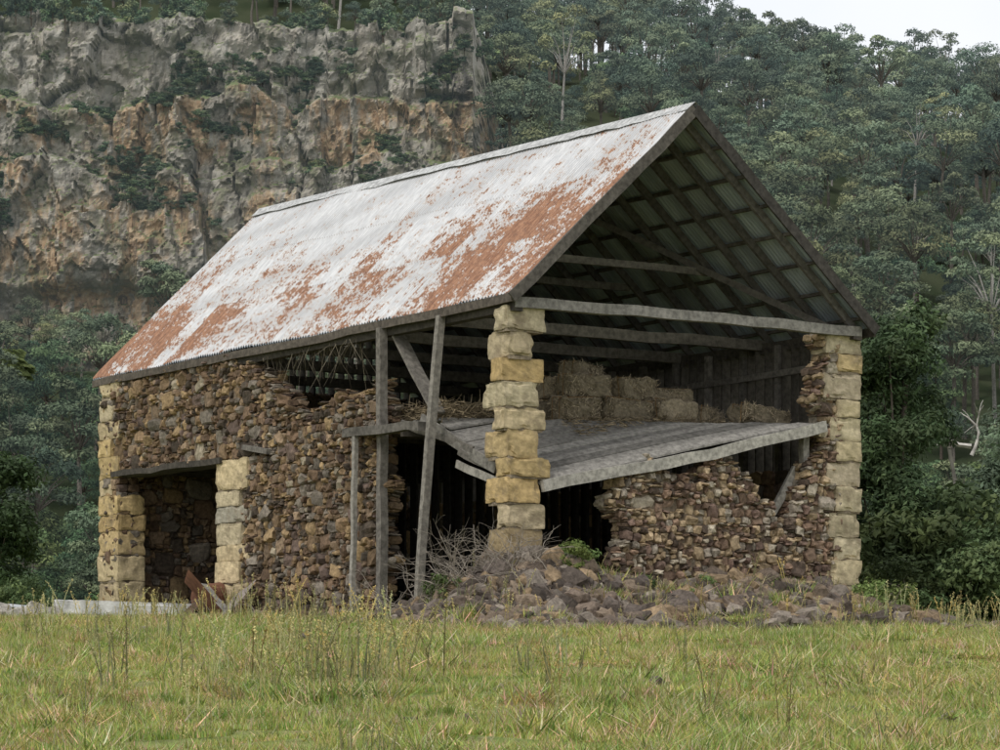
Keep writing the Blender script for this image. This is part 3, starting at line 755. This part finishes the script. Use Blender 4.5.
for k in range(30):
    a=R.uniform(0,6.28);e=R.uniform(-.5,1.2);d=np.array([math.cos(a)*math.cos(e),math.sin(a)*math.cos(e),math.sin(e)]);o0=np.array([0,0,12.])
    hub=o0+d*1.3;N=20;sd=np.cross(d,[0,0,1.]);sd/=np.linalg.norm(sd)
    for q in np.linspace(-1.5,1.5,N):
        dd=d*math.cos(q)+sd*math.sin(q);tip=hub+dd*1.4+np.array([0,0,-.5]);n_=np.cross(dd,[0,0,1.])*.09
        mb.add([hub-n_*.3,hub+n_*.3,hub+dd*.9+n_,tip,hub+dd*.9-n_],[[0,1,2,3,4]],np.array((.14,.19,.085))*R.uniform(.7,1.2),0)
o=mb.obj('cabbage_palm',[M_leaf_near,M_bark]);o.location=(-52.8,326,24.)

# ------------------------------------------------------------ grass
m,nt=newmat('grass_blades');t=NT(nt);c=t.attr().outputs['Color'];p=t.pos()
n1=t.noise(p,.35,4,.6);n2=t.noise(p,1.5,4,.62)
c=t.mix(t.mr(n1,.38,.62,.0,.8),c,t.mix(1.,c,(1.3,1.12,1.15),'MULTIPLY'))
c=t.mix(t.mr(n2,.51,.63,0,.85),c,t.mix(1.,c,(1.08,.78,1.1),'MULTIPLY'))
c=t.mix(t.mr(n2,.35,.46,.85,0),c,t.mix(1.,c,(.5,.64,.48),'MULTIPLY'))
df=t.n('ShaderNodeBsdfDiffuse');t.l(c,df.inputs[0])
tr=t.n('ShaderNodeBsdfTranslucent');t.l(c,tr.inputs[0]);mx=t.n('ShaderNodeMixShader');mx.inputs[0].default_value=.2
t.l(df.outputs[0],mx.inputs[1]);t.l(tr.outputs[0],mx.inputs[2]);t.out(mx.outputs[0]);M_grass=m
def patch(seed,N,size,hlo,hhi,wd,straw,sig=None):
    r=np.random.default_rng(seed);mb=MB()
    if sig: xy=r.normal(size=(N,2))*sig
    else: xy=r.uniform(-size/2,size/2,(N,2))
    h=r.uniform(hlo,hhi,N)*(1 if sig else (.25+1.5*np.clip(.5+fbm(xy[:,0]*3.2,xy[:,1]*3.2,seed,2),0,1)**1.5))
    a=r.uniform(0,6.283,N);dx=np.stack([np.cos(a),np.sin(a)],1)*wd
    ln=r.normal(size=(N,2))*.55*h[:,None]
    V=np.zeros((N,3,3));V[:,0,:2]=xy-dx;V[:,1,:2]=xy+dx;V[:,2,:2]=xy+ln;V[:,2,2]=h;V[:,:2,2]=-.03
    base=np.where(r.random((N,1))<straw,np.array([[.58,.52,.32]]),np.array([[.315,.405,.115]]))
    base=base*r.uniform(.5,1.3,(N,1));base[:,0]*=r.uniform(.8,1.3,N)
    mb.add(V.reshape(-1,3),np.arange(N*3).reshape(N,3),np.repeat(base,3,axis=0));return mb.mesh('grass_patch',[M_grass])
pats=[patch(300+k,1400,1.2,.03,.11,.008,.22) for k in range(5)]
tufts=[patch(320+k,110,0,.08,.26,.008,.25,.09) for k in range(4)]
grass=empty('grass')
def gn(x,y):
    e=.5;return math.atan((G(x,y+e)-G(x,y-e))/(2*e)),-math.atan((G(x+e,y)-G(x-e,y))/(2*e))
for x in np.arange(-16,16.1,1.):
    for y in np.arange(22,64,1.):
        if abs(x)>.185*y+2.5: continue
        px=x+random.uniform(-.12,.12);py=y+random.uniform(-.12,.12);lx,ly=tolocal(px,py)
        if -.3<lx<8.4 and -.5<ly<16.5: continue
        if -2<lx<8.2 and -2.2<ly<0: continue
        if y>58 and x>-4 and x<7: continue
        ta,tb=gn(px,py)
        inst(random.choice(pats),'grass_patch',(px,py,G(px,py)+.015),(1,1,random.uniform(.6,1.3)),random.choice([0,1.57,3.14,4.71]),grass,(ta,tb))
for k in range(1250):
    py=random.uniform(22,58);px=random.uniform(-1,1)*(.185*py+1.5);lx,ly=tolocal(px,py)
    if -.2<lx<8.2 and -.2<ly<16.3: continue
    if fbm(px/2.5,py/2.5,0,2,7)<-.05 and random.random()<.75: continue
    s=random.uniform(.5,1.35);inst(random.choice(tufts),'tuft',(px,py,G(px,py)-.01),(s*1.5,s*1.5,s*.9),random.uniform(0,6.28),grass)
for k in range(80):
    lx=random.uniform(-2,9);ly=random.uniform(-2.6,-.3)
    if fbm(lx*.9,ly*1.2,0,2,33)<.15 and random.random()<.75: continue
    px,py=toworld(lx,ly);s=random.uniform(.7,1.3);inst(random.choice(tufts),'tuft',(px,py,G(px,py)+.05),(s*1.4,s*1.4,s),random.uniform(0,6.28),grass)
def weed(seed,ht,ns,flower=True):
    r=np.random.default_rng(seed);mb=MB()
    for k in range(ns):
        h=ht*r.uniform(.55,1);b=np.array([r.normal()*.07,r.normal()*.07,0]);ln=r.normal(size=2)*.16*h
        pts=[b+np.array([ln[0]*f*f,ln[1]*f*f,h*f]) for f in (0,.35,.7,1)]
        col=np.array((.42,.39,.19))*r.uniform(.6,1.1);tube(mb,pts,[.009,.008,.006,.004],col,3)
        N=int(24*h/.6);f=r.uniform(.08,.95,N);c=b+np.stack([ln[0]*f*f,ln[1]*f*f,h*f],1)
        d=r.normal(size=(N,3));d[:,2]=np.abs(d[:,2])*1.1;d/=np.linalg.norm(d,axis=1,keepdims=True)
        l=(r.uniform(.04,.09,N)*(1.2-f))[:,None];w=np.cross(d,[0,0,1.])*.008
        V=np.stack([c-w,c+w,c+d*l],1).reshape(-1,3)
        mb.add(V,np.arange(N*3).reshape(N,3),np.repeat(np.array([[.29,.34,.12]])*r.uniform(.5,1.2,(N,1)),3,axis=0))
        if flower:
            N=24;f=r.uniform(.70,1.03,N);c=b+np.stack([ln[0]*f*f,ln[1]*f*f,h*f],1)+r.normal(size=(N,3))*[.011,.011,.01]
            leafquads(mb,c,r.normal(size=(N,3)),.013,.008,np.array([[.56,.48,.22]])*r.uniform(.6,1.15,(N,1)),0,r)
    return mb.mesh('weed',[M_leaf_near])
weeds=[weed(400+k,[.95,.8,.65,.85,.55,.75][k],[3,4,3,2,4,3][k],k!=4) for k in range(6)]
tall=empty('tall_weeds')
def addweed(px,py,s):
    lx,ly=tolocal(px,py)
    if -.1<lx<8 and -.1<ly<16: return
    inst(random.choice(weeds),'weed',(px,py,G(px,py)-.02),s,random.uniform(0,6.28),tall)
for k in range(210):
    py=random.uniform(24,50);addweed(random.uniform(-1,1)*(.19*py+1),py,random.uniform(.3,.85))
for cx,cy,n,sg,sc in [(-1.6,33,20,.5,1.35),(-3.0,35,13,.8,1.2),(-1.5,38,12,.7,1.05),(-5,42,14,1,1.1),(1.1,31,7,.6,1.15),(.6,35,6,.5,1),(-6.5,46,14,1.2,1.1),(8,54,18,1.2,1.1),(9.5,55,16,1.0,1.1),(4,48,9,1.5,.9),(-1.5,48,12,1,1),(-7,52,14,1.5,1.1),(-4.4,53,14,1.,1.2),(6.5,50,12,1.5,1),(-3,29,7,.6,.9)]:
    for k in range(n): addweed(random.gauss(cx,sg),random.gauss(cy,sg*1.5),random.uniform(.6,1.1)*sc)
for k in range(40):
    lx=random.uniform(-2.,9.5);ly=random.uniform(-2.5,-.2);px,py=toworld(lx,ly);addweed(px,py,random.uniform(.5,1.1))
for k in range(40):
    lx=random.uniform(-2.2,-.5);ly=random.uniform(3,12);px,py=toworld(lx,ly);addweed(px,py,random.uniform(.5,1.1))
hs=make_tree('herb',210,.55,.42,.0,6,30,45,.035,[(.13,.19,.065),(.17,.23,.085)],(.1,.12,.05),M_leaf_near,(.2,.35),.8,.01)
for lx,ly,s in [(.9,-.7,1),(1.15,-.6,.9),(1.3,-.2,1.1),(-1.6,-.3,1),(7.7,-.8,1.2),(8.6,-.6,1.4),(3,-1.3,.6),(9.2,-.2,1.3),(3.6,-.9,.6),(2.4,-.9,.7)]:
    wx,wy=toworld(lx,ly);inst(hs,'herb_plant',(wx,wy,G(wx,wy)),s,lx*7)

# ------------------------------------------------------------ scrap
def sheet(name,lx,ly,z,L,W,rot,mat,col):
    mbx=MB();nx=int(W/.0127);xs=np.linspace(-W/2,W/2,nx);ys=np.linspace(-L/2,L/2,6);XX,YY=np.meshgrid(xs,ys)
    ZZ=.01*np.sin(XX/.0762*6.283)+.04*fbm(XX,YY,lx,2)
    idx=np.arange(XX.size).reshape(XX.shape);F=np.stack([idx[:-1,:-1],idx[:-1,1:],idx[1:,1:],idx[1:,:-1]],-1).reshape(-1,4)
    mbx.add(np.stack([XX,YY,ZZ],-1).reshape(-1,3),F,col);o=mbx.obj(name,[mat]);wx,wy=toworld(lx,ly);o.location=(wx,wy,G(wx,wy)+z);o.rotation_euler=rot;return o
M_scrap=mat_attr('rusty_scrap',5,.6,1.3,.3,.01,.7)
sheet('corrugated_iron_sheet',-2.1,13.6,.32,2.0,.76,(.10,-.1,TH+1.2),M_scrap,(.50,.51,.52))
sheet('corrugated_iron_sheet',-.7,9.7,.5,1.2,.76,(.9,.3,TH+1.2),M_scrap,(.22,.11,.07))
sheet('corrugated_iron_sheet',-.5,8.9,.45,1.0,.7,(.7,-.4,TH-1.4),M_scrap,(.26,.22,.19))
mbx=MB()
rbox(mbx,(-1.35,-.35,0),(1.35,.35,.08),(.5,.49,.46),.006);rbox(mbx,(-1.35,-.37,.06),(1.35,-.27,.36),(.62,.61,.58),.006);rbox(mbx,(-1.35,.27,.06),(1.35,.37,.36),(.58,.57,.54),.006)
rbox(mbx,(-1.38,-.26,.06),(-1.27,.26,.355),(.6,.59,.56),.006);rbox(mbx,(1.27,-.26,.06),(1.38,.26,.355),(.6,.59,.56),.006)
o=mbx.obj('concrete_trough',[M_scrap]);wx,wy=toworld(-1.7,11.4);o.location=(wx,wy,G(wx,wy)+.12);o.rotation_euler=(.02,.03,.12)
def drum(lx,ly):
    mbx=MB();S=20;prof=[(0,0),(.285,0),(.29,.02),(.28,.03),(.28,.28),(.29,.29),(.28,.30),(.28,.57),(.29,.58),(.28,.59),(.28,.85),(.29,.86),(.29,.88),(.27,.86),(0,.86)]
    V=[(r*math.cos(6.283*k/S),r*math.sin(6.283*k/S),z) for r,z in prof for k in range(S)]
    F=[[i*S+k,i*S+(k+1)%S,(i+1)*S+(k+1)%S,(i+1)*S+k] for i in range(len(prof)-1) for k in range(S)]
    mbx.add(V,F,(.17,.08,.05));o=mbx.obj('rusty_drum',[M_scrap]);wx,wy=toworld(lx,ly);o.location=(wx,wy,G(wx,wy)+.5);o.rotation_euler=(1.45,.1,TH+1.9)
drum(-.55,10.2)
def plank(lx,ly,z,L,w,h,rot,col,name='timber_plank'):
    mbx=MB();beam(mbx,(0,-L/2,0),(0,L/2,0),w,h,col,6,.01);o=mbx.obj(name,[M_wood]);wx,wy=toworld(lx,ly);o.location=(wx,wy,G(wx,wy)+z);o.rotation_euler=rot
plank(-.6,9.3,.4,1.4,.18,.04,(.6,.1,TH+.2),(.35,.33,.3));plank(-.9,9.9,.3,1.2,.14,.05,(.5,.4,TH-.8),(.15,.1,.07))
mbx=MB()
for k in range(9):
    s=R.uniform(.12,.22);stone(mbx,(-.9+k*.22+R.normal()*.05,R.normal()*.15,s*.8),(s*1.3,s,s*.9),(.42,.39,.34),.4,.5,.08)
o=mbx.obj('stone_blocks',[M_stone]);o.location=(-9.7,60,G(-9.7,60)+.05)

# ------------------------------------------------------------ camera, light
cam=bpy.data.cameras.new('camera');co=bpy.data.objects.new('camera',cam);COL.objects.link(co);scene.camera=co
co.location=(0,0,0);co.rotation_euler=(math.radians(90),0,0);cam.sensor_width=36;cam.lens=108.5;cam.shift_y=.325;cam.clip_start=.5;cam.clip_end=9000
az=math.radians(215)
el=math.radians(52)
sd=Vector((math.sin(az)*math.cos(el),math.cos(az)*math.cos(el),math.sin(el)))
L=bpy.data.lights.new('sun','SUN');L.energy=1.5;L.angle=math.radians(14);L.color=(1,.975,.93)
lo=bpy.data.objects.new('sun',L);COL.objects.link(lo);lo.rotation_euler=sd.to_track_quat('Z','Y').to_euler();lo.location=(-20,-20,60)
w=bpy.data.worlds.new('World');scene.world=w;w.use_nodes=True;nt=w.node_tree;nt.nodes.clear();t=NT(nt)
sky=t.n('ShaderNodeTexSky');sky.sky_type='NISHITA';sky.sun_disc=False;sky.sun_elevation=el;sky.sun_rotation=az;sky.dust_density=3;sky.air_density=1
s2=t.mix(1.,sky.outputs[0],(.10,.10,.10),'MULTIPLY')
tc=t.n('ShaderNodeTexCoord').outputs['Generated'];cn=t.noise(tc,3,5,.6)
cl=t.mix(t.mr(cn,.3,.7),(.85,.88,.92),(.97,.98,1.0))
c=t.mix(.87,s2,cl)
bg=t.n('ShaderNodeBackground');t.l(c,bg.inputs[0]);bg.inputs[1].default_value=1.14
o=t.n('ShaderNodeOutputWorld');t.l(bg.outputs[0],o.inputs[0])
scene.view_settings.view_transform='Standard';scene.view_settings.look='None';scene.view_settings.exposure=0;scene.view_settings.gamma=1
print('objects',len(bpy.data.objects))
